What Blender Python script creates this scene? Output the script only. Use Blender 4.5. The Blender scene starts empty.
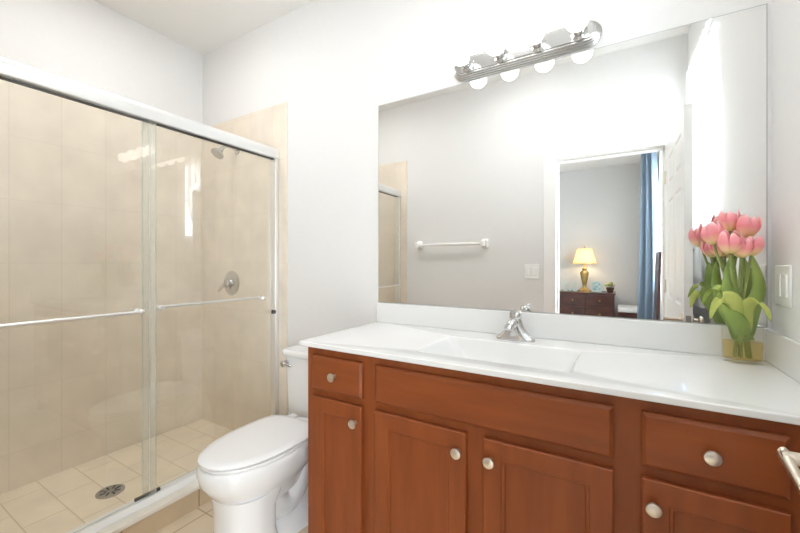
import bpy, bmesh, math, random
from mathutils import Vector, Matrix
random.seed(7)
PI = math.pi
SC = bpy.context.scene
COL = SC.collection

# ------------------------------------------------------------------ camera
H = 1.21
cam_d = bpy.data.cameras.new('camera')
cam = bpy.data.objects.new('camera', cam_d)
COL.objects.link(cam)
cam.location = (0, 0, H)
cam.rotation_euler = (PI / 2, 0, math.radians(30.75))
cam_d.sensor_width = 36.0
cam_d.lens = 365.72 / 800 * 36.0
cam_d.shift_y = -0.0045
cam_d.clip_start = 0.02
SC.camera = cam

# ------------------------------------------------------------------ world, daylight, exposure
w = bpy.data.worlds.new('daylight')
SC.world = w
w.use_nodes = True
bg = w.node_tree.nodes['Background']
bg.inputs[0].default_value = (0.86, 0.93, 1.0, 1)
bg.inputs[1].default_value = 12.0


def portal(name, loc, rot, sx, sy):
    l = bpy.data.lights.new(name, 'AREA')
    l.shape = 'RECTANGLE'
    l.size = sx
    l.size_y = sy
    l.cycles.is_portal = True
    o = bpy.data.objects.new(name, l)
    o.location = loc
    o.rotation_euler = rot
    COL.objects.link(o)
    return o


# window portals only steer the sampling of the sky; they give no light of their own
portal('window_daylight', (0.53, 0.5625, 1.92), (0, PI / 2, 0), 0.86, 0.62)
portal('bedroom_window_daylight', (0.67, -2.0, 1.65), (0, PI / 2, 0), 1.5, 0.6)
portal('added_fill_window_portal', (0.67, -0.65, 0.95), (0, PI / 2, 0), 1.5, 0.7)  # portal for the window added as fill

BULB = 1.8
FILL_DOME = 15.5  # strength of the two added bathroom fill lights
FILL_DOME_BED = 16.0  # strength of the added bedroom fill light
LAMP = 45.0
vs = SC.view_settings
SC.display_settings.display_device = 'sRGB'
vs.view_transform = 'Standard'
vs.look = 'None'
vs.exposure = 0.97
vs.gamma = 1.0
vs.use_curve_mapping = False
cy = SC.cycles
cy.max_bounces = 14
cy.diffuse_bounces = 8
cy.glossy_bounces = 6
cy.transparent_max_bounces = 24
cy.transmission_bounces = 8
cy.sample_clamp_indirect = 6.0
cy.use_denoising = True


# ------------------------------------------------------------------ materials
def srgb(r, g, b):
    f = lambda c: (c / 255 / 12.92) if c / 255 <= 0.04045 else ((c / 255 + 0.055) / 1.055) ** 2.4
    return (f(r), f(g), f(b), 1)


def base_mat(name, col, rough=0.5, metal=0.0, coat=0.0, spec=0.5):
    m = bpy.data.materials.new(name)
    m.use_nodes = True
    b = m.node_tree.nodes['Principled BSDF']
    b.inputs['Base Color'].default_value = col if len(col) == 4 else (*col, 1)
    b.inputs['Roughness'].default_value = rough
    b.inputs['Metallic'].default_value = metal
    b.inputs['Coat Weight'].default_value = coat
    b.inputs['Specular IOR Level'].default_value = spec
    return m


def noise_mat(name, c1, c2, scale=8.0, rough=0.5, stretch=(1, 1, 1), bump=0.0, metal=0.0, coat=0.0, detail=4.0,
              spec=0.5):
    m = base_mat(name, c1, rough, metal, coat, spec)
    nt = m.node_tree
    b = nt.nodes['Principled BSDF']
    g = nt.nodes.new('ShaderNodeNewGeometry')
    mp = nt.nodes.new('ShaderNodeMapping')
    mp.inputs['Scale'].default_value = stretch
    n = nt.nodes.new('ShaderNodeTexNoise')
    n.inputs['Scale'].default_value = scale
    n.inputs['Detail'].default_value = detail
    mx = nt.nodes.new('ShaderNodeMix')
    mx.data_type = 'RGBA'
    mx.inputs[6].default_value = c1 if len(c1) == 4 else (*c1, 1)
    mx.inputs[7].default_value = c2 if len(c2) == 4 else (*c2, 1)
    nt.links.new(g.outputs['Position'], mp.inputs[0])
    nt.links.new(mp.outputs[0], n.inputs['Vector'])
    rp = nt.nodes.new('ShaderNodeMapRange')
    rp.inputs[1].default_value = 0.3
    rp.inputs[2].default_value = 0.7
    nt.links.new(n.outputs['Fac'], rp.inputs[0])
    nt.links.new(rp.outputs[0], mx.inputs[0])
    nt.links.new(mx.outputs[2], b.inputs['Base Color'])
    if bump:
        bp = nt.nodes.new('ShaderNodeBump')
        bp.inputs['Strength'].default_value = bump
        bp.inputs['Distance'].default_value = 0.002
        nt.links.new(n.outputs['Fac'], bp.inputs['Height'])
        nt.links.new(bp.outputs[0], b.inputs['Normal'])
    return m


def tile_mat(name, axes, bw, rh, off, shift, c1, c2, grout, mortar, rough=0.3):
    """Ceramic tile: a brick pattern laid over two world axes."""
    m = base_mat(name, c1, rough)
    nt = m.node_tree
    b = nt.nodes['Principled BSDF']
    g = nt.nodes.new('ShaderNodeNewGeometry')
    sp = nt.nodes.new('ShaderNodeSeparateXYZ')
    cb = nt.nodes.new('ShaderNodeCombineXYZ')
    nt.links.new(g.outputs['Position'], sp.inputs[0])
    for k in (0, 1):
        ad = nt.nodes.new('ShaderNodeMath')
        ad.operation = 'ADD'
        ad.inputs[1].default_value = shift[k] + 20 * (bw, rh)[k]
        nt.links.new(sp.outputs['XYZ'.index(axes[k])], ad.inputs[0])
        nt.links.new(ad.outputs[0], cb.inputs[k])
    br = nt.nodes.new('ShaderNodeTexBrick')
    br.offset = off
    br.squash = 1.0
    br.inputs['Scale'].default_value = 1.0
    br.inputs['Brick Width'].default_value = bw
    br.inputs['Row Height'].default_value = rh
    br.inputs['Mortar Size'].default_value = mortar
    br.inputs['Mortar Smooth'].default_value = 0.3
    br.inputs['Bias'].default_value = 0.0
    br.inputs['Color1'].default_value = c1
    br.inputs['Color2'].default_value = c2
    br.inputs['Mortar'].default_value = grout
    nt.links.new(cb.outputs[0], br.inputs['Vector'])
    n = nt.nodes.new('ShaderNodeTexNoise')
    n.inputs['Scale'].default_value = 7.0
    n.inputs['Detail'].default_value = 5.0
    nt.links.new(g.outputs['Position'], n.inputs['Vector'])
    rp = nt.nodes.new('ShaderNodeMapRange')
    rp.inputs[1].default_value = 0.3
    rp.inputs[2].default_value = 0.7
    rp.inputs[3].default_value = 0.93
    rp.inputs[4].default_value = 1.05
    nt.links.new(n.outputs['Fac'], rp.inputs[0])
    mx = nt.nodes.new('ShaderNodeMix')
    mx.data_type = 'RGBA'
    mx.blend_type = 'MULTIPLY'
    mx.inputs[0].default_value = 1.0
    nt.links.new(br.outputs['Color'], mx.inputs[6])
    nt.links.new(rp.outputs[0], mx.inputs[7])
    nt.links.new(mx.outputs[2], b.inputs['Base Color'])
    bp = nt.nodes.new('ShaderNodeBump')
    bp.invert = True
    bp.inputs['Strength'].default_value = 0.25
    bp.inputs['Distance'].default_value = 0.002
    nt.links.new(br.outputs['Fac'], bp.inputs['Height'])
    nt.links.new(bp.outputs[0], b.inputs['Normal'])
    return m


def sheet_glass(name, tint, boost=1.0, rough=0.0):
    """Thin clear pane: light passes straight through, Fresnel share reflects."""
    m = bpy.data.materials.new(name)
    m.use_nodes = True
    nt = m.node_tree
    nt.nodes.clear()
    out = nt.nodes.new('ShaderNodeOutputMaterial')
    tr = nt.nodes.new('ShaderNodeBsdfTransparent')
    tr.inputs[0].default_value = tint
    gl = nt.nodes.new('ShaderNodeBsdfGlossy')
    gl.inputs['Roughness'].default_value = rough
    fr = nt.nodes.new('ShaderNodeFresnel')
    fr.inputs['IOR'].default_value = 1.5
    ml = nt.nodes.new('ShaderNodeMath')
    ml.operation = 'MULTIPLY'
    ml.inputs[1].default_value = boost
    ml.use_clamp = True
    mx = nt.nodes.new('ShaderNodeMixShader')
    geo = nt.nodes.new('ShaderNodeNewGeometry')
    # back faces are seen from inside the pane: use the same outside Fresnel there
    nt.links.new(fr.outputs[0], ml.inputs[0])
    sub = nt.nodes.new('ShaderNodeMath')
    sub.operation = 'SUBTRACT'
    sub.inputs[0].default_value = 1.0
    nt.links.new(geo.outputs['Backfacing'], sub.inputs[1])
    m2 = nt.nodes.new('ShaderNodeMath')
    m2.operation = 'MULTIPLY'
    nt.links.new(ml.outputs[0], m2.inputs[0])
    nt.links.new(sub.outputs[0], m2.inputs[1])
    nt.links.new(m2.outputs[0], mx.inputs[0])
    nt.links.new(tr.outputs[0], mx.inputs[1])
    nt.links.new(gl.outputs[0], mx.inputs[2])
    nt.links.new(mx.outputs[0], out.inputs[0])
    return m


def cloth_mat(name, col, trans=0.5, clear=0.0):
    """Thin cloth: diffuse plus light that comes through the weave."""
    m = bpy.data.materials.new(name)
    m.use_nodes = True
    nt = m.node_tree
    nt.nodes.clear()
    out = nt.nodes.new('ShaderNodeOutputMaterial')
    d = nt.nodes.new('ShaderNodeBsdfDiffuse')
    t = nt.nodes.new('ShaderNodeBsdfTranslucent')
    d.inputs[0].default_value = col
    t.inputs[0].default_value = col
    mx = nt.nodes.new('ShaderNodeMixShader')
    mx.inputs[0].default_value = trans
    nt.links.new(d.outputs[0], mx.inputs[1])
    nt.links.new(t.outputs[0], mx.inputs[2])
    last = mx
    if clear:
        tr = nt.nodes.new('ShaderNodeBsdfTransparent')
        m2 = nt.nodes.new('ShaderNodeMixShader')
        m2.inputs[0].default_value = clear
        nt.links.new(mx.outputs[0], m2.inputs[1])
        nt.links.new(tr.outputs[0], m2.inputs[2])
        last = m2
    nt.links.new(last.outputs[0], out.inputs[0])
    return m


def glow_mat(name, col, strength):
    m = bpy.data.materials.new(name)
    m.use_nodes = True
    b = m.node_tree.nodes['Principled BSDF']
    b.inputs['Base Color'].default_value = (0.9, 0.9, 0.9, 1)
    b.inputs['Emission Color'].default_value = col
    b.inputs['Emission Strength'].default_value = strength
    return m


M = {}
M['wall'] = noise_mat('wall_paint', (0.765, 0.761, 0.752), (0.755, 0.751, 0.742), 40, 0.65, bump=0.04)
M['ceiling'] = noise_mat('ceiling_paint', (0.84, 0.835, 0.82), (0.83, 0.825, 0.81), 60, 0.8, bump=0.05)
M['wall_bed'] = noise_mat('bedroom_wall_paint', (0.63, 0.625, 0.615), (0.62, 0.615, 0.605), 40, 0.7, bump=0.04)
M['trim'] = base_mat('white_trim_paint', (0.87, 0.865, 0.85), 0.35)
T1, T2, TG = srgb(229, 218, 202), srgb(227, 216, 200), srgb(220, 208, 190)
M['tile_yz'] = tile_mat('wall_tile_side', 'YZ', 0.205, 0.325, 0.0, (-0.172, -0.235), T1, T2, TG, 0.0022)
M['tile_xz'] = tile_mat('wall_tile_end', 'XZ', 0.205, 0.325, 0.0, (0.05, -0.235), T1, T2, TG, 0.0022)
F1, F2, FG = srgb(242, 230, 209), srgb(239, 226, 204), srgb(213, 195, 167)
M['tile_shower'] = tile_mat('shower_floor_tile', 'XY', 0.31, 0.155, 0.5, (0.07, -0.065), F1, F2, FG, 0.003)
M['tile_floor'] = tile_mat('floor_tile', 'XY', 0.33, 0.33, 0.0, (0.06, -0.05), srgb(230, 214, 190), srgb(227, 210, 184), srgb(184, 162, 132), 0.004)
M['tile_curb'] = tile_mat('curb_tile', 'YZ', 0.33, 0.4, 0.0, (-0.06, -0.1), srgb(212, 190, 160), srgb(208, 186, 156), srgb(165, 140, 108), 0.004)
M['marble'] = noise_mat('white_marble', srgb(238, 232, 222), srgb(226, 220, 210), 14, 0.25)
M['chrome'] = base_mat('chrome', (0.66, 0.66, 0.66), 0.10, 1.0)
M['chrome_soft'] = base_mat('satin_chrome', (0.62, 0.62, 0.615), 0.22, 1.0)
M['nickel'] = base_mat('satin_nickel', srgb(222, 212, 198), 0.28, 1.0)
M['brushed'] = base_mat('brushed_aluminium', (0.84, 0.84, 0.83), 0.35, 0.85)
M['grey_metal'] = base_mat('grey_metal', (0.42, 0.41, 0.39), 0.4, 1.0)
M['header'] = base_mat('pale_aluminium', (0.76, 0.76, 0.75), 0.38, 0.45)
M['mirror'] = base_mat('mirror_silver', (0.93, 0.935, 0.925), 0.0, 1.0)
M['mirror_edge'] = base_mat('mirror_edge', (0.42, 0.43, 0.42), 0.3)
M['glass'] = sheet_glass('clear_shower_glass', (0.985, 0.99, 0.983, 1), 2.2)
M['glass_edge'] = base_mat('glass_edge', (0.60, 0.67, 0.64), 0.15)
M['vase'] = sheet_glass('vase_glass', (0.985, 0.985, 0.97, 1), 1.0)
M['water'] = sheet_glass('amber_water', (0.985, 0.90, 0.64, 1), 0.6)
M['pane'] = sheet_glass('window_pane', (0.98, 0.99, 0.99, 1), 1.0)
M['wood'] = noise_mat('cherry_wood', srgb(142, 74, 35), srgb(126, 63, 29), 5.0, 0.42, (5, 5, 0.7), 0.02, coat=0.04, spec=0.3)
M['wood_h'] = noise_mat('cherry_wood_cross', srgb(142, 74, 35), srgb(126, 63, 29), 5.0, 0.42, (0.7, 5, 5), 0.02, coat=0.04, spec=0.3)
M['counter'] = base_mat('cultured_marble', (0.78, 0.78, 0.77), 0.12, 0, 0.3)
M['porcelain'] = base_mat('porcelain', (0.82, 0.82, 0.815), 0.08, 0, 0.4)
M['seat'] = base_mat('toilet_seat_plastic', (0.82, 0.82, 0.815), 0.2)
M['ceramic'] = base_mat('white_ceramic', (0.88, 0.875, 0.86), 0.15)
M['plate'] = base_mat('white_plate_plastic', (0.88, 0.875, 0.86), 0.3)
M['rubber'] = base_mat('black_rubber', (0.012, 0.012, 0.012), 0.5)
M['gap'] = base_mat('dark_slot', (0.05, 0.05, 0.05), 0.6)
M['bulb'] = glow_mat('lit_bulb', (1.0, 0.965, 0.92, 1), BULB)
M['dome'] = glow_mat('added_fill_glow', (0.99, 0.99, 1.0, 1), FILL_DOME)  # glow of the added bathroom fill lights
M['fill_dome_bed'] = glow_mat('added_bedroom_fill_glow', (1.0, 0.97, 0.93, 1), FILL_DOME_BED)  # glow of the added fill light beyond the doorway
M['sheer'] = cloth_mat('white_sheer_cloth', (0.93, 0.93, 0.92, 1), 0.45, 0.14)
M['blue'] = cloth_mat('blue_curtain_cloth', srgb(150, 168, 186), 0.3)
M['shade'] = cloth_mat('cream_shade_cloth', (0.93, 0.83, 0.62, 1), 0.7)
M['lampbulb'] = glow_mat('lit_lamp_bulb', (1.0, 0.80, 0.52, 1), LAMP)
M['gold'] = noise_mat('aged_gold', (0.55, 0.38, 0.14), (0.38, 0.26, 0.10), 20, 0.35, metal=0.8)
M['dark_wood'] = noise_mat('dark_red_wood', srgb(92, 50, 40), srgb(52, 26, 22), 6, 0.28, (1, 1, 3), coat=0.3)
M['carpet'] = noise_mat('beige_carpet', (0.50, 0.45, 0.38), (0.42, 0.38, 0.32), 150, 0.95, bump=0.4)
M['cushion'] = noise_mat('white_cushion_cloth', (0.80, 0.79, 0.75), (0.74, 0.73, 0.69), 30, 0.9)
M['letter'] = base_mat('pale_blue_letter', srgb(190, 208, 205), 0.5)
M['art'] = noise_mat('teal_print', srgb(110, 160, 165), srgb(215, 225, 215), 28, 0.6)
M['frame'] = base_mat('pale_frame', srgb(196, 208, 205), 0.5)
M['pot'] = noise_mat('brown_pot', srgb(96, 66, 48), srgb(70, 44, 34), 20, 0.5)
M['bloom_pale'] = noise_mat('pale_blossom', srgb(232, 205, 190), srgb(200, 150, 130), 60, 0.7)
M['green'] = noise_mat('tulip_leaf', srgb(160, 178, 92), srgb(124, 150, 76), 12, 0.45, (1, 1, 0.4))
M['green_light'] = noise_mat('tulip_leaf_light', srgb(198, 204, 112), srgb(164, 180, 92), 12, 0.45, (1, 1, 0.4))
M['stem'] = noise_mat('tulip_stem', srgb(150, 162, 96), srgb(128, 142, 82), 20, 0.5)


def petal_material():
    """Pink petal that turns peach-yellow towards its base (uses the petal's own length coordinate)."""
    m = base_mat('tulip_petal', (0.8, 0.3, 0.3), 0.5)
    nt = m.node_tree
    b = nt.nodes['Principled BSDF']
    uv = nt.nodes.new('ShaderNodeUVMap')
    sp = nt.nodes.new('ShaderNodeSeparateXYZ')
    cr = nt.nodes.new('ShaderNodeValToRGB')
    e = cr.color_ramp.elements
    e[0].position = 0.0
    e[0].color = srgb(226, 206, 130)
    e[1].position = 1.0
    e[1].color = srgb(250, 206, 204)
    k = e.new(0.22)
    k.color = srgb(246, 200, 160)
    k = e.new(0.5)
    k.color = srgb(240, 146, 152)
    k = e.new(0.8)
    k.color = srgb(242, 158, 164)
    nt.links.new(uv.outputs[0], sp.inputs[0])
    nt.links.new(sp.outputs[1], cr.inputs[0])
    nt.links.new(cr.outputs[0], b.inputs['Base Color'])
    b.inputs['Subsurface Weight'].default_value = 0.0
    return m


M['petal'] = petal_material()


# ------------------------------------------------------------------ mesh helpers
def box(bm, x0, x1, y0, y1, z0, z1, mi=0):
    v = [bm.verts.new(p) for p in ((x0, y0, z0), (x1, y0, z0), (x1, y1, z0), (x0, y1, z0),
                                   (x0, y0, z1), (x1, y0, z1), (x1, y1, z1), (x0, y1, z1))]
    for f in ((0, 3, 2, 1), (4, 5, 6, 7), (0, 1, 5, 4), (1, 2, 6, 5), (2, 3, 7, 6), (3, 0, 4, 7)):
        bm.faces.new([v[i] for i in f]).material_index = mi
    return bm


def B(*a):
    return box(bmesh.new(), *a)


def loft(bm, rings, close=True, cap=True, mi=0):
    rv = [[bm.verts.new(p) for p in r] for r in rings]
    n = len(rv[0])
    for a, b in zip(rv[:-1], rv[1:]):
        for i in range(n if close else n - 1):
            j = (i + 1) % n
            bm.faces.new((a[i], a[j], b[j], b[i])).material_index = mi
    if cap and close:
        bm.faces.new(rv[0][::-1]).material_index = mi
        bm.faces.new(rv[-1]).material_index = mi
    return bm


def lathe(bm, prof, origin=(0, 0, 0), axis='Z', seg=32, cap=True):
    """prof: (radius, distance along axis)."""
    o = Vector(origin)
    if isinstance(axis, str):
        ax = {'Z': Vector((0, 0, 1)), '-Y': Vector((0, -1, 0)), 'Y': Vector((0, 1, 0)), 'X': Vector((1, 0, 0)),
              '-X': Vector((-1, 0, 0)), '-Z': Vector((0, 0, -1))}[axis]
    else:
        ax = Vector(axis).normalized()
    u = ax.orthogonal().normalized()
    v = ax.cross(u)
    rings = []
    for r, t in prof:
        r = max(r, 0.0004)
        rings.append([o + ax * t + u * (r * math.cos(2 * PI * i / seg)) + v * (r * math.sin(2 * PI * i / seg)) for i in range(seg)])
    return loft(bm, rings, True, cap)


def tube(bm, pts, rad, seg=12):
    pts = [Vector(p) for p in pts]
    if not isinstance(rad, (list, tuple)):
        rad = [rad] * len(pts)
    rings = []
    n = None
    for i, p in enumerate(pts):
        t = (pts[min(i + 1, len(pts) - 1)] - pts[max(i - 1, 0)]).normalized()
        if n is None:
            n = t.orthogonal().normalized()
        n = (n - t * n.dot(t)).normalized()
        b = t.cross(n)
        rings.append([p + n * (rad[i] * math.cos(2 * PI * k / seg)) + b * (rad[i] * math.sin(2 * PI * k / seg)) for k in range(seg)])
    return loft(bm, rings)


def bez(p0, p1, p2, p3, n=14):
    p0, p1, p2, p3 = map(Vector, (p0, p1, p2, p3))
    return [p0 * (1 - t) ** 3 + p1 * 3 * t * (1 - t) ** 2 + p2 * 3 * t * t * (1 - t) + p3 * t ** 3 for t in [i / n for i in range(n + 1)]]


def nested(bm, x0, x1, z0, z1, yb, steps):
    """A slab facing -Y whose front is a chain of nested rectangles: steps = (inset, y)."""
    rings = [[(x0, yb, z0), (x1, yb, z0), (x1, yb, z1), (x0, yb, z1)]]
    for ins, y in steps:
        rings.append([(x0 + ins, y, z0 + ins), (x1 - ins, y, z0 + ins), (x1 - ins, y, z1 - ins), (x0 + ins, y, z1 - ins)])
    return loft(bm, rings)


def obj(name, bm, mat, parent=None, bevel=0.0, angle=35, seg=2, mats=None, sub=0, flat=False):
    bmesh.ops.recalc_face_normals(bm, faces=bm.faces)
    if parent is not None:
        r = parent
        while r.parent is not None:
            r = r.parent
        bm.transform(Matrix.Translation(r.location).inverted())
    if not flat:
        for f in bm.faces:
            f.smooth = True
        lim = math.radians(angle)
        for e in bm.edges:
            if len(e.link_faces) == 2 and e.calc_face_angle(0) > lim:
                e.smooth = False
    me = bpy.data.meshes.new(name)
    bm.to_mesh(me)
    bm.free()
    for mm in (mats or [mat]):
        me.materials.append(mm)
    o = bpy.data.objects.new(name, me)
    COL.objects.link(o)
    if parent is not None:
        o.parent = parent
    if bevel:
        md = o.modifiers.new('bevel', 'BEVEL')
        md.width = bevel
        md.segments = seg
        md.limit_method = 'ANGLE'
        md.angle_limit = math.radians(40)
    if sub:
        md = o.modifiers.new('subdivision', 'SUBSURF')
        md.levels = sub
        md.render_levels = sub
    return o


def tag(o, label, cat, group=None):
    o['label'] = label
    o['category'] = cat
    if group:
        o['group'] = group
    return o


def thing(name, label, cat, loc, group=None):
    o = bpy.data.objects.new(name, None)
    o.empty_display_size = 0.05
    o.location = loc
    COL.objects.link(o)
    return tag(o, label, cat, group)


def struct(name, bm, mat, **k):
    o = obj(name, bm, mat, **k)
    if o.parent is None:
        o['kind'] = 'structure'
    return o


def copy_tree(o, parent=None):
    c = o.copy()
    COL.objects.link(c)
    if parent is not None:
        c.parent = parent
    for ch in list(o.children):
        copy_tree(ch, c)
    return c


# ------------------------------------------------------------------ the setting
XL, XR, YB, YF, CZ = -2.672, 0.42, 1.6, 0.06, 2.768
YFo = -0.06
DX0, DX1, DZ = -0.411, 0.295, 2.03          # doorway
WY0, WY1, WZ0, WZ1 = 0.25, 0.875, 1.48, 2.36  # bathroom window
BX0, BX1, BYB = -2.3, 0.56, -3.6             # bedroom
VY0, VY1, VZ0, VZ1 = -2.3, -1.7, 0.9, 2.4
UY0, UY1, UZ0, UZ1 = -1.0, -0.3, 0.2, 1.7     # unseen window added for low frontal fill; VY, VZ: bedroom window

struct('floor', B(XL, XR, YFo, YB, -0.1, 0), M['tile_floor'], flat=True)
struct('ceiling', B(XL, XR + 0.2, YF - 0.05, YB + 0.1, CZ, CZ + 0.1), M['ceiling'], flat=True)
struct('wall_back', B(XL - 0.1, XR + 0.12, YB, YB + 0.1, -0.1, CZ), M['wall'], flat=True)
struct('wall_left', B(XL - 0.1, XL, YFo, YB, -0.1, CZ), M['wall'], flat=True)
bm = bmesh.new()
box(bm, XR, XR + 0.12, YF, WY0, -0.1, CZ)
box(bm, XR, XR + 0.12, WY1, YB, -0.1, CZ)
box(bm, XR, XR + 0.12, WY0, WY1, -0.1, WZ0)
box(bm, XR, XR + 0.12, WY0, WY1, WZ1, CZ)
struct('wall_right', bm, M['wall'], flat=True)
bm = bmesh.new()
box(bm, XL, DX0 - 0.02, YFo, YF, 0, CZ)
box(bm, DX1 + 0.02, XR + 0.14, YFo, YF, 0, CZ)
box(bm, DX0 - 0.02, DX1 + 0.02, YFo, YF, DZ + 0.02, CZ)
struct('wall_front', bm, M['wall'], flat=True)

# shower surround: tile laid on the three walls
TX, TZ = -1.763, 2.213
struct('wall_tile_back', B(XL, TX, YB - 0.009, YB, 0.03, TZ), M['tile_xz'], bevel=0.003)
struct('wall_tile_left', B(XL, XL + 0.009, YF, YB, 0.03, TZ), M['tile_yz'], bevel=0.003)
struct('wall_tile_front', B(XL, TX, YF, YF + 0.009, 0.03, TZ), M['tile_xz'], bevel=0.003)
struct('floor_shower', B(XL, -1.88, YF, YB, 0.0, 0.047), M['tile_shower'], flat=True)
curb = struct('trim_1', B(-1.91, -1.785, YF, YB, 0.0, 0.09), M['tile_curb'], flat=True)
struct('trim_2', B(-1.925, -1.775, YF + 0.001, YB - 0.001, 0.09, 0.115), M['marble'], bevel=0.006)
struct('baseboard_back', B(TX, -1.064, YB - 0.014, YB, 0, 0.09), M['trim'], bevel=0.004)
struct('baseboard_front', B(TX, DX0 - 0.1, YF, YF + 0.014, 0, 0.09), M['trim'], bevel=0.004)

# door casing and jamb
bm = bmesh.new()
cw = 0.092
for y0, y1 in ((YF, YF + 0.012), (YFo - 0.014, YFo)):
    box(bm, DX0 - cw, DX0, y0, y1, 0, DZ + cw)
    box(bm, DX1, DX1 + cw, y0, y1, 0, DZ + cw)
    box(bm, DX0, DX1, y0, y1, DZ, DZ + cw)
struct('trim_3', bm, M['trim'], bevel=0.004)
bm = bmesh.new()
box(bm, DX0 - 0.02, DX0, YFo, YF, 0, DZ)
box(bm, DX1, DX1 + 0.02, YFo, YF, 0, DZ)
box(bm, DX0 - 0.02, DX1 + 0.02, YFo, YF, DZ, DZ + 0.02)
box(bm, DX0, DX0 + 0.011, YFo, 0.015, 0, DZ)
box(bm, DX1 - 0.011, DX1, YFo, 0.015, 0, DZ)
box(bm, DX0, DX1, YFo, 0.015, DZ - 0.011, DZ)
jamb = struct('trim_4', bm, M['trim'], bevel=0.002)
obj('strike_plate', B(DX0 - 0.001, DX0 + 0.0015, 0.022, 0.047, 0.845, 0.905), M['grey_metal'], jamb)

# bedroom shell seen through the doorway
struct('floor_bedroom', B(BX0, BX1, BYB, YFo, -0.1, 0), M['carpet'], flat=True)
struct('ceiling_bedroom', B(BX0, BX1 + 0.12, BYB, YF - 0.05, CZ, CZ + 0.1), M['ceiling'], flat=True)
struct('wall_bedroom_back', B(BX0, BX1 + 0.12, BYB - 0.1, BYB, -0.1, CZ), M['wall_bed'], flat=True)
struct('wall_bedroom_left', B(BX0 - 0.1, BX0, BYB, YFo, -0.1, CZ), M['wall_bed'], flat=True)
bm = bmesh.new()
box(bm, BX1, BX1 + 0.12, BYB, VY0, -0.1, CZ)
box(bm, BX1, BX1 + 0.12, VY1, UY0, -0.1, CZ)
box(bm, BX1, BX1 + 0.12, UY1, YF, -0.1, CZ)
box(bm, BX1, BX1 + 0.12, UY0, UY1, -0.1, UZ0)
box(bm, BX1, BX1 + 0.12, UY0, UY1, UZ1, CZ)
box(bm, BX1, BX1 + 0.12, VY0, VY1, -0.1, VZ0)
box(bm, BX1, BX1 + 0.12, VY0, VY1, VZ1, CZ)
struct('wall_bedroom_right', bm, M['wall_bed'], flat=True)


def window(name, xw, y0, y1, z0, z1):
    f = 0.04
    bm = bmesh.new()
    box(bm, xw, xw + 0.05, y0, y0 + f, z0, z1)
    box(bm, xw, xw + 0.05, y1 - f, y1, z0, z1)
    box(bm, xw, xw + 0.05, y0 + f, y1 - f, z0, z0 + f)
    box(bm, xw, xw + 0.05, y0 + f, y1 - f, z1 - f, z1)
    box(bm, xw + 0.005, xw + 0.045, y0 + f, y1 - f, (z0 + z1) / 2 - 0.02, (z0 + z1) / 2 + 0.02)
    wd = struct(name, bm, M['trim'], bevel=0.003)
    obj('pane', B(xw + 0.02, xw + 0.024, y0 + f, y1 - f, z0 + f, z1 - f), M['pane'], wd)
    return wd


window('window_1', XR + 0.05, WY0, WY1, WZ0, WZ1)
window('window_2', BX1 + 0.05, VY0, VY1, VZ0, VZ1)
window('added_fill_window', BX1 + 0.05, UY0, UY1, UZ0, UZ1)  # added out of view, sends frontal fill daylight through the doorway

# ------------------------------------------------------------------ bathroom door standing open
bm = bmesh.new()
LX0, LX1, LY0, LY1, LZ0, LZ1 = 0.297, 0.332, 0.075, 0.838, 0.012, 2.022
xm = (LX0 + LX1) / 2
stile, rail = 0.11, 0.11
my = (LY0 + LY1) / 2
yc = [LY0, LY0 + stile, my - 0.045, my + 0.045, LY1 - stile, LY1]
zc = [LZ0, 0.25, 0.80, 0.98, 1.62, 1.72, 1.91, LZ1]


def door_face(bm, x, sgn):
    """Six sunk panels with a raised field in one face of the door leaf."""
    for i in range(5):
        for j in range(7):
            a0, a1, b0, b1 = yc[i], yc[i + 1], zc[j], zc[j + 1]
            if i in (1, 3) and j in (1, 3, 5):
                rings = []
                for ins, dx in ((0, 0), (0.008, 0.007), (0.022, 0.007), (0.034, 0.001)):
                    rings.append([(x + sgn * dx, a0 + ins, b0 + ins), (x + sgn * dx, a1 - ins, b0 + ins),
                                  (x + sgn * dx, a1 - ins, b1 - ins), (x + sgn * dx, a0 + ins, b1 - ins)])
                rv = [[bm.verts.new(p) for p in r] for r in rings]
                for a, b in zip(rv[:-1], rv[1:]):
                    for k in range(4):
                        bm.faces.new((a[k], a[(k + 1) % 4], b[(k + 1) % 4], b[k]))
                bm.faces.new(rv[-1])
            else:
                bm.faces.new([bm.verts.new(p) for p in ((x, a0, b0), (x, a1, b0), (x, a1, b1), (x, a0, b1))])


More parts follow.
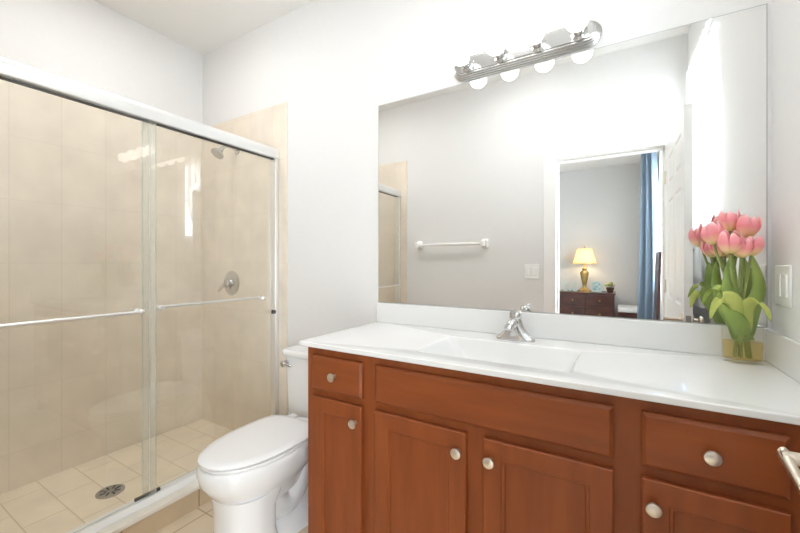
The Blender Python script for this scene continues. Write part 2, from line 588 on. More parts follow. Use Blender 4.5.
door_face(bm, LX0, 1)
door_face(bm, LX1, -1)
for q in (((LX0, LY0, LZ0), (LX1, LY0, LZ0), (LX1, LY0, LZ1), (LX0, LY0, LZ1)),
          ((LX0, LY1, LZ0), (LX1, LY1, LZ0), (LX1, LY1, LZ1), (LX0, LY1, LZ1)),
          ((LX0, LY0, LZ0), (LX1, LY0, LZ0), (LX1, LY1, LZ0), (LX0, LY1, LZ0)),
          ((LX0, LY0, LZ1), (LX1, LY0, LZ1), (LX1, LY1, LZ1), (LX0, LY1, LZ1))):
    bm.faces.new([bm.verts.new(p) for p in q])
bmesh.ops.remove_doubles(bm, verts=bm.verts, dist=0.0004)
door = struct('door_1', bm, M['trim'], angle=20)
door['label'] = 'white six panel bathroom door standing open'
HY, HZ = 0.783, 0.913
for sx, x in ((-1, LX0), (1, LX1)):
    bm = bmesh.new()
    lathe(bm, [(0.032, 0), (0.032, 0.006), (0.026, 0.011), (0.012, 0.013)], (x, HY, HZ), (sx, 0, 0), 32)
    obj('handle_rose', bm, M['nickel'], door)
    bm = bmesh.new()
    if sx < 0:
        xe = 0.222
        lathe(bm, [(0.0105, 0), (0.0095, 0.06), (0.0095, x - xe - 0.004), (0.009, x - xe + 0.006)], (x, HY, HZ), (-1, 0, 0), 24)
        obj('handle_shank', bm, M['nickel'], door)
        bm = bmesh.new()
        rings = []
        for t in range(13):
            s = t / 12
            yy = HY + 0.012 - 0.125 * s
            hz = 0.0105 - 0.002 * s
            hx = 0.0075 - 0.0015 * s
            zz = HZ - 0.042 * s ** 1.2
            xx = xe + 0.006 * s * s
            rings.append([(xx + hx * math.cos(2 * PI * k / 16), yy, zz + hz * math.sin(2 * PI * k / 16)) for k in range(16)])
        loft(bm, rings)
        obj('handle_lever', bm, M['nickel'], door)
    else:
        lathe(bm, [(0.0105, 0), (0.0105, 0.03), (0.022, 0.034), (0.024, 0.044), (0.015, 0.05)], (x, HY, HZ), (1, 0, 0), 24)
        obj('handle_knob', bm, M['nickel'], door)
obj('latch_plate', B(LX0 + 0.006, LX1 - 0.006, LY1 - 0.001, LY1 + 0.0012, HZ - 0.028, HZ + 0.028), M['grey_metal'], door)
for z in (0.25, 1.05, 1.80):
    bm = bmesh.new()
    lathe(bm, [(0.006, -0.045), (0.006, 0.045)], (LX0 - 0.004, LY0 - 0.001, z), 'Z', 12)
    obj('hinge', bm, M['nickel'], door)

# ------------------------------------------------------------------ sliding shower door
sd = thing('shower_door', 'sliding glass shower door with pale metal header and two towel bars', 'shower door', (-1.857, 0.83, 0.115))
SY0, SY1 = YF + 0.01, YB - 0.01
bm = bmesh.new()
prof = [(-1.886, 1.866), (-1.884, 1.862), (-1.830, 1.862), (-1.827, 1.866), (-1.826, 1.885), (-1.829, 1.905), (-1.836, 1.921), (-1.848, 1.930), (-1.862, 1.932), (-1.878, 1.929), (-1.886, 1.920)]
loft(bm, [[(x, y, z) for x, z in prof] for y in (SY0, SY1 - 0.004)])
obj('header', bm, M['header'], sd, angle=30)
bm = bmesh.new()
box(bm, -1.868, -1.846, SY0 + 0.02, SY1 - 0.03, 1.857, 1.863)
obj('header_slot', bm, M['gap'], sd)
bm = bmesh.new()
prof = [(-1.895, 0.115), (-1.82, 0.115), (-1.82, 0.122), (-1.832, 0.134), (-1.836, 0.140), (-1.850, 0.140), (-1.852, 0.126), (-1.862, 0.126), (-1.864, 0.138), (-1.885, 0.138), (-1.895, 0.124)]
loft(bm, [[(x, y, z) for x, z in prof] for y in (SY0, SY1)])
obj('bottom_track', bm, M['trim'], sd, angle=25)
for y0, y1 in ((SY1 - 0.026, SY1), (SY0, SY0 + 0.026)):
    bm = bmesh.new()
    box(bm, -1.882, -1.834, y0, y1, 0.14, 1.862)
    obj('side_jamb', bm, M['brushed'], sd, bevel=0.004)
bm = bmesh.new()
lathe(bm, [(0.013, 0), (0.013, 0.014), (0.008, 0.02)], (-1.842, SY1 - 0.026, 0.905), '-Y', 16)
obj('bumper', bm, M['rubber'], sd)
obj('bottom_guide', B(-1.866, -1.851, 0.80, 0.905, 0.138, 0.152), M['gap'], sd, bevel=0.003)


def panel(x, y0, y1, label):
    bm = bmesh.new()
    box(bm, x - 0.003, x + 0.003, y0, y1, 0.145, 1.86)
    for f in bm.faces:
        if abs(f.normal.x) < 0.5:
            f.normal_update()
    bm.normal_update()
    for f in bm.faces:
        f.material_index = 0 if abs(f.normal.x) > 0.5 else 1
    bm.transform(Matrix.Translation((x, (y0 + y1) / 2, 0)) @ Matrix.Rotation(math.radians(0.35), 4, 'Z') @ Matrix.Translation((-x, -(y0 + y1) / 2, 0)))
    p = obj('glass_panel', bm, None, sd, mats=[M['glass'], M['glass_edge']], flat=True)
    p['label'] = label
    return p


outer = panel(-1.842, SY0 + 0.012, 0.880, 'outer sliding glass panel')
inner = panel(-1.872, 0.835, SY1 - 0.012, 'inner sliding glass panel')

M['pale_strip'] = cloth_mat('frosted_strip', (0.84, 0.86, 0.83, 1), 0.5, 0.76)  # translucent strips that whiten the overlap of the two panels
obj('edge_strip', B(-1.8382, -1.8352, 0.852, 0.879, 0.15, 1.855), M['pale_strip'], sd).parent = outer
obj('edge_strip', B(-1.8682, -1.8652, 0.836, 0.862, 0.15, 1.855), M['pale_strip'], sd).parent = inner


def door_bar(p, xg, s, y0, y1, z):
    xb = xg + s * 0.042
    bar = obj('towel_bar', tube(bmesh.new(), [(xb, y0 - 0.012, z), (xb, y1 + 0.012, z)], 0.0075, 16), M['brushed'], p)
    for y in (y0, y1):
        bm = bmesh.new()
        lathe(bm, [(0.013, 0.003), (0.013, 0.007), (0.008, 0.010), (0.008, 0.034), (0.0115, 0.036), (0.0115, 0.048), (0.006, 0.052)], (xg, y, z), (s, 0, 0), 20)
        obj('bar_post', bm, M['brushed'], bar)
        bm = bmesh.new()
        lathe(bm, [(0.014, 0.003), (0.014, 0.009), (0.009, 0.013)], (xg, y, z), (-s, 0, 0), 20)
        obj('bar_button', bm, M['brushed'], bar)


door_bar(outer, -1.842, 1, 0.15, 0.80, 0.995)
door_bar(inner, -1.872, -1, 0.915, 1.50, 0.995)

# shower fittings
sv = thing('shower_valve', 'round chrome shower valve with lever on the tiled end wall', 'shower valve', (-2.31, 1.591, 1.07))
bm = bmesh.new()
lathe(bm, [(0.085, 0), (0.085, 0.003), (0.078, 0.008), (0.045, 0.014), (0.03, 0.016)], (-2.31, 1.591, 1.07), '-Y', 40)
obj('escutcheon', bm, M['chrome'], sv)
bm = bmesh.new()
lathe(bm, [(0.026, 0.014), (0.026, 0.032), (0.024, 0.05), (0.012, 0.056)], (-2.31, 1.591, 1.07), '-Y', 28)
obj('valve_hub', bm, M['chrome'], sv)
bm = bmesh.new()
tube(bm, bez((-2.31, 1.55, 1.07), (-2.33, 1.54, 1.06), (-2.355, 1.535, 1.035), (-2.375, 1.535, 1.015), 8), [0.013, 0.013, 0.012, 0.012, 0.011, 0.010, 0.010, 0.009, 0.008], 14)
obj('lever', bm, M['chrome'], sv)

sh = thing('showerhead', 'small chrome shower head on a bent arm', 'shower head', (-2.25, 1.591, 1.99))
bm = bmesh.new()
lathe(bm, [(0.03, 0), (0.028, 0.005), (0.014, 0.010)], (-2.25, 1.591, 1.985), '-Y', 24)
obj('flange', bm, M['chrome'], sh)
bm = bmesh.new()
tube(bm, bez((-2.25, 1.585, 1.985), (-2.25, 1.52, 2.005), (-2.25, 1.50, 1.995), (-2.25, 1.475, 1.962), 12), 0.0105, 14)
obj('arm', bm, M['chrome'], sh)
bm = bmesh.new()
lathe(bm, [(0.011, -0.012), (0.014, 0.0), (0.016, 0.012), (0.034, 0.034), (0.042, 0.044), (0.042, 0.052), (0.036, 0.055)], (-2.25, 1.475, 1.962), (0.0, -0.62, -0.78), 28)
obj('spray_head', bm, M['chrome_soft'], sh)

dr = thing('shower_drain', 'round grey metal drain in the shower floor', 'drain', (-2.215, 0.845, 0.047))
bm = bmesh.new()
lathe(bm, [(0.06, 0.0), (0.06, 0.003), (0.055, 0.005), (0.001, 0.0045)], (-2.215, 0.845, 0.047), 'Z', 36)
obj('drain_cover', bm, M['grey_metal'], dr)
for k in range(8):
    a = k * PI / 4
    c_, s_ = math.cos(a), math.sin(a)
    bm = bmesh.new()
    tube(bm, [(-2.215 + c_ * 0.018, 0.845 + s_ * 0.018, 0.0515), (-2.215 + c_ * 0.045, 0.845 + s_ * 0.045, 0.0515)], 0.0035, 8)
    obj('drain_slot', bm, M['gap'], dr)

# ------------------------------------------------------------------ vanity
vx0, vx1, vy, vyb = -1.063, 0.418, 1.068, 1.598
van = thing('vanity_cabinet', 'cherry wood bathroom vanity cabinet under a white countertop', 'cabinet', (-0.32, 1.33, 0))
bm = bmesh.new()
box(bm, vx0, vx0 + 0.018, vy + 0.018, vyb, 0.0, 0.882)
obj('side_panel', bm, M['wood'], van)
bm = bmesh.new()
box(bm, vx1 - 0.018, vx1, vy + 0.018, vyb, 0.0, 0.882)
obj('side_panel', bm, M['wood'], van)
bm = bmesh.new()
box(bm, vx0 + 0.018, vx1 - 0.018, vyb - 0.012, vyb, 0.1, 0.80)
obj('back_panel', bm, M['wood'], van)
bm = bmesh.new()
box(bm, vx0 + 0.018, vx1 - 0.018, vy + 0.018, vyb - 0.012, 0.1, 0.118)
obj('bottom_panel', bm, M['wood'], van)
obj('toe_kick', B(vx0 + 0.018, vx1 - 0.018, vy + 0.07, vy + 0.085, 0, 0.1), M['wood'], van)
obj('face_frame', B(vx0, vx1, vy, vy + 0.018, 0.1, 0.882), M['wood'], van, bevel=0.001)


def knob(parent, x, z, y):
    bm = bmesh.new()
    lathe(bm, [(0.008, 0), (0.0065, 0.004), (0.006, 0.011), (0.009, 0.014), (0.0155, 0.017), (0.0165, 0.020), (0.0155, 0.023), (0.010, 0.0255), (0.004, 0.0265)], (x, y, z), '-Y', 28)
    obj('knob', bm, M['nickel'], parent)


yf = 1.048
for (x0, x1, kx, nm) in ((-1.025, -0.786, -0.909, 'drawer'), (-0.728, -0.009, None, 'false_drawer_front'), (0.050, 0.305, 0.1775, 'drawer')):
    bm = nested(bmesh.new(), x0, x1, 0.722, 0.852, vy - 0.0005, [(0, yf + 0.0075), (0.0025, yf + 0.005), (0.009, yf + 0.0005), (0.012, yf)])
    d = obj(nm, bm, M['wood_h'], van, angle=14)
    if kx is not None:
        knob(d, kx, 0.786, yf)
for (x0, x1, kx) in ((-1.025, -0.786, -0.810), (-0.728, -0.394, -0.418), (-0.340, -0.009, -0.318), (0.050, 0.305, 0.072)):
    bm = nested(bmesh.new(), x0, x1, 0.125, 0.695, vy - 0.0005,
                [(0, yf + 0.003), (0.003, yf), (0.052, yf), (0.0545, yf + 0.0035), (0.0610, yf + 0.0045), (0.0635, yf + 0.0095)])
    d = obj('cabinet_door', bm, M['wood'], van, angle=14)
    knob(d, kx, 0.637, yf)

# countertop with moulded basin
ct = thing('countertop', 'glossy white vanity countertop with a moulded rectangular sink', 'countertop', (-0.33, 1.32, 0.883))
bm = bmesh.new()
cx0, cx1, cy0, cy1, cz0, cz1 = -1.085, 0.418, 1.040, 1.598, 0.883, 0.901


def rrect(x0, x1, y0, y1, r, z, n=5):
    out = []
    for (cx, cyy, a0) in ((x1 - r, y0 + r, -PI / 2), (x1 - r, y1 - r, 0), (x0 + r, y1 - r, PI / 2), (x0 + r, y0 + r, PI)):
        for k in range(n + 1):
            a = a0 + PI / 2 * k / n
            out.append((cx + r * math.cos(a), cyy + r * math.sin(a), z))
    return out


rings = [rrect(-0.575, -0.135, 1.165, 1.418, 0.03, 0.7945), rrect(-0.60, -0.12, 1.140, 1.427, 0.03, 0.86)]
basin = [rrect(-0.50, -0.19, 1.19, 1.395, 0.035, 0.80),
         rrect(-0.525, -0.165, 1.172, 1.412, 0.035, 0.803),
         rrect(-0.545, -0.150, 1.160, 1.420, 0.035, 0.815),
         rrect(-0.608, -0.116, 1.138, 1.430, 0.032, 0.888),
         rrect(-0.614, -0.111, 1.133, 1.434, 0.032, 0.897),
         rrect(-0.622, -0.104, 1.126, 1.440, 0.034, cz1)]
rv = [[bm.verts.new(p) for p in r] for r in basin]
n = len(rv[0])
for a, b in zip(rv[:-1], rv[1:]):
    for i in range(n):
        bm.faces.new((a[i], a[(i + 1) % n], b[(i + 1) % n], b[i]))
bm.faces.new(rv[0])
# top deck: fan between the basin rim and the slab outline
rc = 0.004
corners = [(cx1, cy0), (cx1, cy1), (cx0, cy1), (cx0, cy0)]
tv = [bm.verts.new((x, y, cz1)) for x, y in corners]
m_ = n // 4
for c in range(4):
    seg = rv[-1][c * m_:(c + 1) * m_]
    for a, b in zip(seg[:-1], seg[1:]):
        bm.faces.new((a, tv[c], b))
    nx = rv[-1][((c + 1) * m_) % n]
    bm.faces.new((seg[-1], tv[c], tv[(c + 1) % 4], nx))
bv = [bm.verts.new((x, y, cz0)) for x, y in corners]
for c in range(4):
    bm.faces.new((tv[c], tv[(c + 1) % 4], bv[(c + 1) % 4], bv[c]))
# underside stays open where the bowl hangs down: ring of faces to the bowl's outer skin
ov = [bm.verts.new(p) for p in rrect(-0.622, -0.104, 1.126, 1.440, 0.034, cz0)]
for c in range(4):
    seg = ov[c * m_:(c + 1) * m_]
    for a, b in zip(seg[:-1], seg[1:]):
        bm.faces.new((a, bv[c], b))
    bm.faces.new((seg[-1], bv[c], bv[(c + 1) % 4], ov[((c + 1) * m_) % n]))
o2 = [bm.verts.new(p) for p in rrect(-0.552, -0.143, 1.152, 1.428, 0.035, 0.795)]
for i in range(n):
    bm.faces.new((ov[i], ov[(i + 1) % n], o2[(i + 1) % n], o2[i]))
bm.faces.new(o2)
obj('counter_slab', bm, M['counter'], ct, bevel=0.0035, angle=30, seg=3)
obj('backsplash', B(cx0, cx1, 1.580, 1.598, cz1 - 0.0005, 1.003), M['counter'], ct, bevel=0.004, seg=3)
obj('side_splash', B(0.399, cx1, 1.050, 1.580, cz1 - 0.0005, 1.003), M['counter'], ct, bevel=0.004, seg=3)
bm = bmesh.new()
lathe(bm, [(0.022, 0), (0.022, 0.002), (0.016, 0.003), (0.014, -0.001)], (-0.35, 1.33, 0.80), 'Z', 28)
obj('sink_drain', bm, M['chrome'], ct)

# faucet
fx, fy, fz = -0.353, 1.500, 0.901
fa = thing('faucet', 'chrome single handle faucet on the back deck of the sink', 'faucet', (fx, fy, fz))
bm = bmesh.new()
rings = []
for s, hx, hy in ((0, 0.076, 0.026), (0.006, 0.076, 0.026), (0.012, 0.071, 0.025), (0.020, 0.061, 0.0245), (0.030, 0.050, 0.024), (0.042, 0.041, 0.0235), (0.056, 0.033, 0.023), (0.075, 0.0265, 0.0225), (0.086, 0.023, 0.022)):
    r = []
    for k in range(40):
        a = 2 * PI * k / 40
        c_, s_ = math.cos(a), math.sin(a)
        e = 0.75
        r.append((fx + hx * math.copysign(abs(c_) ** e, c_), fy + hy * math.copysign(abs(s_) ** e, s_), fz + s))
    rings.append(r)
loft(bm, rings)
obj('faucet_body', bm, M['chrome'], fa)
bm = bmesh.new()
pts = bez((fx, fy - 0.005, fz + 0.060), (fx, fy - 0.04, fz + 0.083), (fx, fy - 0.075, fz + 0.085), (fx, fy - 0.108, fz + 0.066), 12)
tube(bm, pts, [0.017] * 5 + [0.0165, 0.016, 0.0155, 0.015, 0.0148, 0.0145, 0.0145, 0.014], 18)
obj('spout', bm, M['chrome'], fa)
bm = bmesh.new()
lathe(bm, [(0.013, 0), (0.0155, 0.002), (0.0155, 0.016), (0.012, 0.018)], (fx, fy - 0.101, fz + 0.071), (0, -0.5, -0.86), 20)
obj('aerator', bm, M['chrome'], fa)
bm = bmesh.new()
lathe(bm, [(0.0225, 0.082), (0.0235, 0.087), (0.0235, 0.104), (0.021, 0.112), (0.014, 0.118), (0.004, 0.120)], (fx, fy, fz), 'Z', 28)
h_ = obj('handle', bm, M['chrome'], fa)
bm = bmesh.new()
tube(bm, [(fx, fy + 0.004, fz + 0.108), (fx + 0.002, fy - 0.016, fz + 0.114), (fx + 0.004, fy - 0.045, fz + 0.119), (fx + 0.004, fy - 0.058, fz + 0.121)], [0.006, 0.0065, 0.007, 0.006], 14)
obj('handle_lever', bm, M['chrome'], h_)

# ------------------------------------------------------------------ mirror
bm = bmesh.new()
mw, mh, me_ = 1.4885, 1.0315, 0.0028
loft(bm, [[(-mw, 0, 0), (0, 0, 0), (0, 0, mh), (-mw, 0, mh)],
          [(-mw, -0.0035, 0), (0, -0.0035, 0), (0, -0.0035, mh), (-mw, -0.0035, mh)],
          [(-mw + me_, -0.005, me_), (-me_, -0.005, me_), (-me_, -0.005, mh - me_), (-mw + me_, -0.005, mh - me_)]])
bmesh.ops.recalc_face_normals(bm, faces=bm.faces)
for f in bm.faces:
    f.material_index = 0 if f.normal.y < -0.99 else 1
mir = obj('wall_mirror', bm, None, mats=[M['mirror'], M['mirror_edge']], flat=True)
mir.location = (0.4095, 1.5995, 1.0038)
mir.rotation_euler = (0, 0, math.radians(0.17))
tag(mir, 'large frameless mirror on the wall above the countertop', 'mirror')

# ------------------------------------------------------------------ unseen ceiling lights added as fill
def add_fill_dome(px, py, mat, label):
    cl = thing('added_fill_light', label, 'ceiling light', (px, py, CZ))
    bm = bmesh.new()
    lathe(bm, [(0.175, 0), (0.175, 0.026), (0.165, 0.030), (0.161, 0.022), (0.10, 0.02)], (px, py, CZ), '-Z', 40)
    obj('fill_light_pan', bm, M['brushed'], cl)
    bm = bmesh.new()
    lathe(bm, [(0.160, 0.024), (0.150, 0.036), (0.125, 0.045), (0.08, 0.051), (0.04, 0.054), (0.001, 0.055)], (px, py, CZ), '-Z', 40)
    obj('fill_dome', bm, mat, cl, angle=60)


add_fill_dome(-1.95, 0.82, M['dome'], 'added unseen fill light, round and flush, above the shower door')
add_fill_dome(-0.60, 0.70, M['dome'], 'added unseen fill light, round and flush, in front of the vanity')
add_fill_dome(-0.30, -1.00, M['fill_dome_bed'], 'added unseen fill light, round flush glass dome light on the bedroom ceiling outside the doorway')

# ------------------------------------------------------------------ vanity light
lb = thing('vanity_light', 'chrome strip light with four lit globe bulbs above the mirror', 'light fixture', (-0.35, 1.6, 2.095))


def track(x0, x1, z0, z1, y, n=12):
    r = (z1 - z0) / 2
    zc_ = (z0 + z1) / 2
    out = []
    for k in range(n + 1):
        a = -PI / 2 + PI * k / n
        out.append((x1 - r + r * math.cos(a), y, zc_ + r * math.sin(a)))
    for k in range(n + 1):
        a = PI / 2 + PI * k / n
        out.append((x0 + r + r * math.cos(a), y, zc_ + r * math.sin(a)))
    return out


bm = bmesh.new()
loft(bm, [track(-0.655 + i, -0.05 - i, 2.043 + i, 2.148 - i, y) for i, y in
          ((0, 1.6), (0, 1.592), (0.004, 1.590), (0.004, 1.583), (0.009, 1.581), (0.009, 1.574), (0.014, 1.572), (0.014, 1.566), (0.018, 1.564))])
obj('back_plate', bm, M['chrome_soft'], lb, angle=25)
bm = bmesh.new()
loft(bm, [track(-0.632, -0.073, 2.066, 2.125, 1.565), track(-0.632, -0.073, 2.066, 2.125, 1.560), track(-0.630, -0.075, 2.068, 2.123, 1.559)])
obj('face_plate', bm, M['chrome'], lb, angle=25)
for bx in (-0.577, -0.427, -0.277, -0.127):
    bm = bmesh.new()
    lathe(bm, [(0.030, 0), (0.030, 0.004), (0.021, 0.010), (0.021, 0.035), (0.018, 0.038), (0.016, 0.036)], (bx, 1.560, 2.0945), '-Y', 28)
    s_ = obj('socket', bm, M['chrome'], lb)
    bm = bmesh.new()
    pr_ = [(0.014, 0.030), (0.014, 0.050), (0.020, 0.056)]
    for k in range(1, 15):
        a = PI * (0.17 + 0.83 * k / 14)
        pr_.append((0.04 * math.sin(a), 0.088 - 0.04 * math.cos(a)))
    lathe(bm, pr_, (bx, 1.560, 2.0945), '-Y', 28)
    obj('bulb', bm, M['bulb'], lb)

# ------------------------------------------------------------------ toilet
tcx = -1.352
to = thing('toilet', 'white two piece toilet with closed lid between shower and vanity', 'toilet', (tcx, 1.2, 0))


def egg(z, yf_, yb_, hw, ycen, n=44, pb=0.8):
    out = []
    for k in range(n):
        a = 2 * PI * k / n
        c_, s_ = math.cos(a), math.sin(a)
        if c_ >= 0:      # front
            x = hw * math.copysign(abs(s_) ** 0.92, s_)
            y = ycen - (ycen - yf_) * c_
        else:
            x = hw * math.copysign(abs(s_) ** pb, s_)
            y = ycen + (yb_ - ycen) * abs(c_) ** pb
        out.append((tcx + x, y, z))
    return out


bm = bmesh.new()
loft(bm, [egg(0.20, 0.900, 1.26, 0.100, 1.08), egg(0.26, 0.875, 1.30, 0.124, 1.06), egg(0.29, 0.850, 1.33, 0.144, 1.07), egg(0.315, 0.832, 1.35, 0.156, 1.08),
          egg(0.345, 0.812, 1.37, 0.168, 1.09), egg(0.38, 0.805, 1.385, 0.174, 1.10), egg(0.402, 0.806, 1.388, 0.174, 1.10), egg(0.410, 0.811, 1.384, 0.169, 1.10),
          egg(0.411, 0.83, 1.37, 0.150, 1.10)])
obj('bowl', bm, M['porcelain'], to, angle=60)
bm = bmesh.new()
loft(bm, [egg(0.0, 0.870, 1.10, 0.130, 1.00, pb=0.5), egg(0.02, 0.873, 1.10, 0.127, 1.00, pb=0.5), egg(0.10, 0.877, 1.08, 0.122, 0.99, pb=0.5), egg(0.20, 0.874, 1.08, 0.124, 0.99, pb=0.5), egg(0.27, 0.866, 1.14, 0.132, 1.00, pb=0.6)])
obj('pedestal', bm, M['porcelain'], to, angle=50)
bm = bmesh.new()
loft(bm, [egg(0.0, 0.96, 1.47, 0.122, 1.25, pb=0.5), egg(0.035, 0.96, 1.47, 0.120, 1.25, pb=0.5), egg(0.055, 0.97, 1.465, 0.105, 1.25, pb=0.5), egg(0.075, 1.0, 1.46, 0.075, 1.25, pb=0.5), egg(0.20, 1.0, 1.45, 0.062, 1.25, pb=0.5), egg(0.36, 1.0, 1.44, 0.068, 1.25, pb=0.5)])
obj('foot', bm, M['porcelain'], to, angle=50)
bm = bmesh.new()
for s_ in (1,):
    p_ = bez((tcx, 1.06, 0.24), (tcx, 1.16, 0.02), (tcx, 1.24, 0.12), (tcx, 1.30, 0.27), 10) + bez((tcx, 1.30, 0.27), (tcx, 1.34, 0.36), (tcx, 1.41, 0.34), (tcx, 1.42, 0.06), 10)[1:]
    tube(bm, p_, 0.085, 20)
obj('trapway', bm, M['porcelain'], to, angle=60)
for s_ in (-1, 1):
    bm = bmesh.new()
    lathe(bm, [(0.015, 0), (0.015, 0.010), (0.011, 0.018), (0.004, 0.021)], (tcx + s_ * 0.094, 1.27, 0.052), 'Z', 20)
    obj('bolt_cap', bm, M['seat'], to)
bm = bmesh.new()
loft(bm, [egg(0.411, 0.818, 1.315, 0.169, 1.08, pb=0.5), egg(0.418, 0.813, 1.315, 0.173, 1.08, pb=0.5), egg(0.424, 0.815, 1.315, 0.172, 1.08, pb=0.5)])
obj('seat', bm, M['seat'], to, bevel=0.002)
bm = bmesh.new()
loft(bm, [egg(0.4265, 0.815, 1.30, 0.170, 1.09, pb=0.48), egg(0.430, 0.810, 1.303, 0.174, 1.09, pb=0.48), egg(0.436, 0.810, 1.303, 0.174, 1.09, pb=0.48), egg(0.440, 0.817, 1.298, 0.167, 1.09, pb=0.48),
          egg(0.4425, 0.85, 1.27, 0.140, 1.09, pb=0.48), egg(0.444, 0.95, 1.20, 0.07, 1.09, pb=0.48)])
obj('lid', bm, M['seat'], to, angle=50)
for s_ in (-1, 1):
    obj('hinge', B(tcx + s_ * 0.075 - 0.022, tcx + s_ * 0.075 + 0.022, 1.296, 1.345, 0.410, 0.434), M['seat'], to, bevel=0.006)
bm = bmesh.new()
tx0, tx1, ty0, ty1 = -1.568, -1.148, 1.392, 1.585
loft(bm, [rrect(tx0 + 0.022, tx1 - 0.022, ty0 + 0.012, ty1, 0.03, 0.385), rrect(tx0 + 0.012, tx1 - 0.012, ty0 + 0.004, ty1, 0.03, 0.40), rrect(tx0, tx1, ty0, ty1, 0.028, 0.706)])
obj('tank', bm, M['porcelain'], to, bevel=0.006, angle=40)
bm = bmesh.new()
loft(bm, [rrect(tx0 - 0.008, tx1 + 0.008, ty0 - 0.010, ty1 + 0.003, 0.026, 0.707), rrect(tx0 - 0.012, tx1 + 0.012, ty0 - 0.014, ty1 + 0.003, 0.028, 0.714), rrect(tx0 - 0.012, tx1 + 0.012, ty0 - 0.014, ty1 + 0.003, 0.028, 0.732), rrect(tx0 - 0.006, tx1 + 0.006, ty0 - 0.008, ty1, 0.026, 0.741)])
obj('tank_lid', bm, M['porcelain'], to, bevel=0.003, angle=40)
bm = bmesh.new()
lathe(bm, [(0.016, 0), (0.016, 0.006), (0.009, 0.010), (0.009, 0.020), (0.016, 0.023), (0.017, 0.032), (0.012, 0.037)], (tx0 + 0.026, ty0 + 0.001, 0.668), '-Y', 24)
fl = obj('flush_lever', bm, M['chrome'], to)
bm = bmesh.new()
tube(bm, bez((tx0 + 0.026, ty0 - 0.026, 0.668), (tx0 + 0.04, ty0 - 0.028, 0.668), (tx0 + 0.06, ty0 - 0.026, 0.666), (tx0 + 0.082, ty0 - 0.022, 0.662), 6), [0.007, 0.0075, 0.0075, 0.007, 0.0065, 0.006, 0.005], 12)
obj('lever_arm', bm, M['chrome'], fl)
bm = bmesh.new()
tube(bm, bez((-1.20, 1.50, 0.385), (-1.19, 1.50, 0.30), (-1.13, 1.56, 0.30), (-1.13, 1.555, 0.19), 12), 0.007, 10)
obj('supply_hose', bm, M['chrome_soft'], to)
sp_ = thing('supply_valve', 'small white water valve on the wall behind the toilet', 'valve', (-1.13, 1.6, 0.17))
bm = bmesh.new()
lathe(bm, [(0.024, 0.0), (0.022, 0.006), (0.009, 0.008), (0.009, 0.04), (0.014, 0.042), (0.014, 0.065), (0.010, 0.068)], (-1.13, 1.6, 0.17), '-Y', 20)
obj('valve_body', bm, M['chrome'], sp_)
bm = bmesh.new()
lathe(bm, [(0.008, 0.0), (0.018, 0.002), (0.020, 0.010), (0.016, 0.016)], (-1.13, 1.53, 0.17), '-Y', 20)
obj('valve_handle', bm, M['seat'], sp_)

# ------------------------------------------------------------------ wall plates and towel bar
rp = thing('light_switch', 'white two gang rocker switch plate on the wall right of the mirror', 'switch', (0.42, 1.494, 1.144))
obj('cover_plate', B(0.414, 0.4198, 1.434, 1.552, 1.083, 1.204), M['plate'], rp, bevel=0.003)
for y in (1.470, 1.517):
    obj('rocker', B(0.410, 0.415, y - 0.017, y + 0.017, 1.111, 1.177), M['plate'], rp, bevel=0.002)
fp = thing('light_switch', 'white two gang switch plate beside the bathroom doorway', 'switch', (-0.594, 0.06, 1.14))
obj('cover_plate', B(-0.652, -0.536, 0.0602, 0.066, 1.081, 1.200), M['plate'], fp, bevel=0.003)
for x in (-0.617, -0.571):
    obj('rocker', B(x - 0.017, x + 0.017, 0.065, 0.070, 1.108, 1.173), M['plate'], fp, bevel=0.002)
tb = thing('towel_bar', 'white ceramic towel bar on the wall opposite the mirror', 'towel bar', (-1.30, 0.06, 1.378))
bm = bmesh.new()
tube(bm, [(-1.625, 0.118, 1.378), (-0.98, 0.118, 1.378)], 0.0135, 18)
obj('bar', bm, M['ceramic'], tb)
for x in (-1.622, -0.982):
    bm = bmesh.new()
    loft(bm, [[(x + hx * math.copysign(abs(math.cos(a)) ** .5, math.cos(a)), y, 1.378 + hx * 1.25 * math.copysign(abs(math.sin(a)) ** .5, math.sin(a))) for a in [2 * PI * k / 28 for k in range(28)]]
              for y, hx in ((0.0602, 0.034), (0.068, 0.034), (0.076, 0.026), (0.095, 0.019), (0.105, 0.022), (0.132, 0.022), (0.138, 0.015))])
    obj('bracket', bm, M['ceramic'], tb, angle=45)

# ------------------------------------------------------------------ vase of tulips
vcx, vcy, vz = 0.333, 1.520, 0.901
va = thing('glass_vase', 'low oval clear glass vase half full of amber water at the counter end', 'vase', (vcx, vcy, vz))


def oval(rx, ry, z, n=40):
    return [(vcx + rx * math.cos(2 * PI * k / n), vcy + ry * math.sin(2 * PI * k / n), z) for k in range(n)]


bm = bmesh.new()
loft(bm, [oval(0.046, 0.033, vz), oval(0.049, 0.036, vz + 0.004), oval(0.051, 0.038, vz + 0.112), oval(0.0485, 0.0355, vz + 0.112), oval(0.0465, 0.0335, vz + 0.012), oval(0.03, 0.02, vz + 0.010)])
obj('glass_body', bm, M['vase'], va, angle=50)
bm = bmesh.new()
loft(bm, [oval(0.0455, 0.0325, vz + 0.0125), oval(0.0470, 0.034, vz + 0.066)])
obj('water', bm, M['water'], va, angle=50)


def surf(fn, nu, nv, thick=0.0):
    """A curved sheet from fn(u, v) with its own thickness; v runs along the length."""
    bm = bmesh.new()
    uvl = bm.loops.layers.uv.new('UVMap')
    pts = [[Vector(fn(i / nu, j / nv)) for i in range(nu + 1)] for j in range(nv + 1)]
    g = [[bm.verts.new(p) for p in r] for r in pts]
    for j in range(nv):
        for i in range(nu):
            f = bm.faces.new((g[j][i], g[j][i + 1], g[j + 1][i + 1], g[j + 1][i]))
            for lp, (a, b) in zip(f.loops, ((i, j), (i + 1, j), (i + 1, j + 1), (i, j + 1))):
                lp[uvl].uv = (a / nu, b / nv)
    return bm


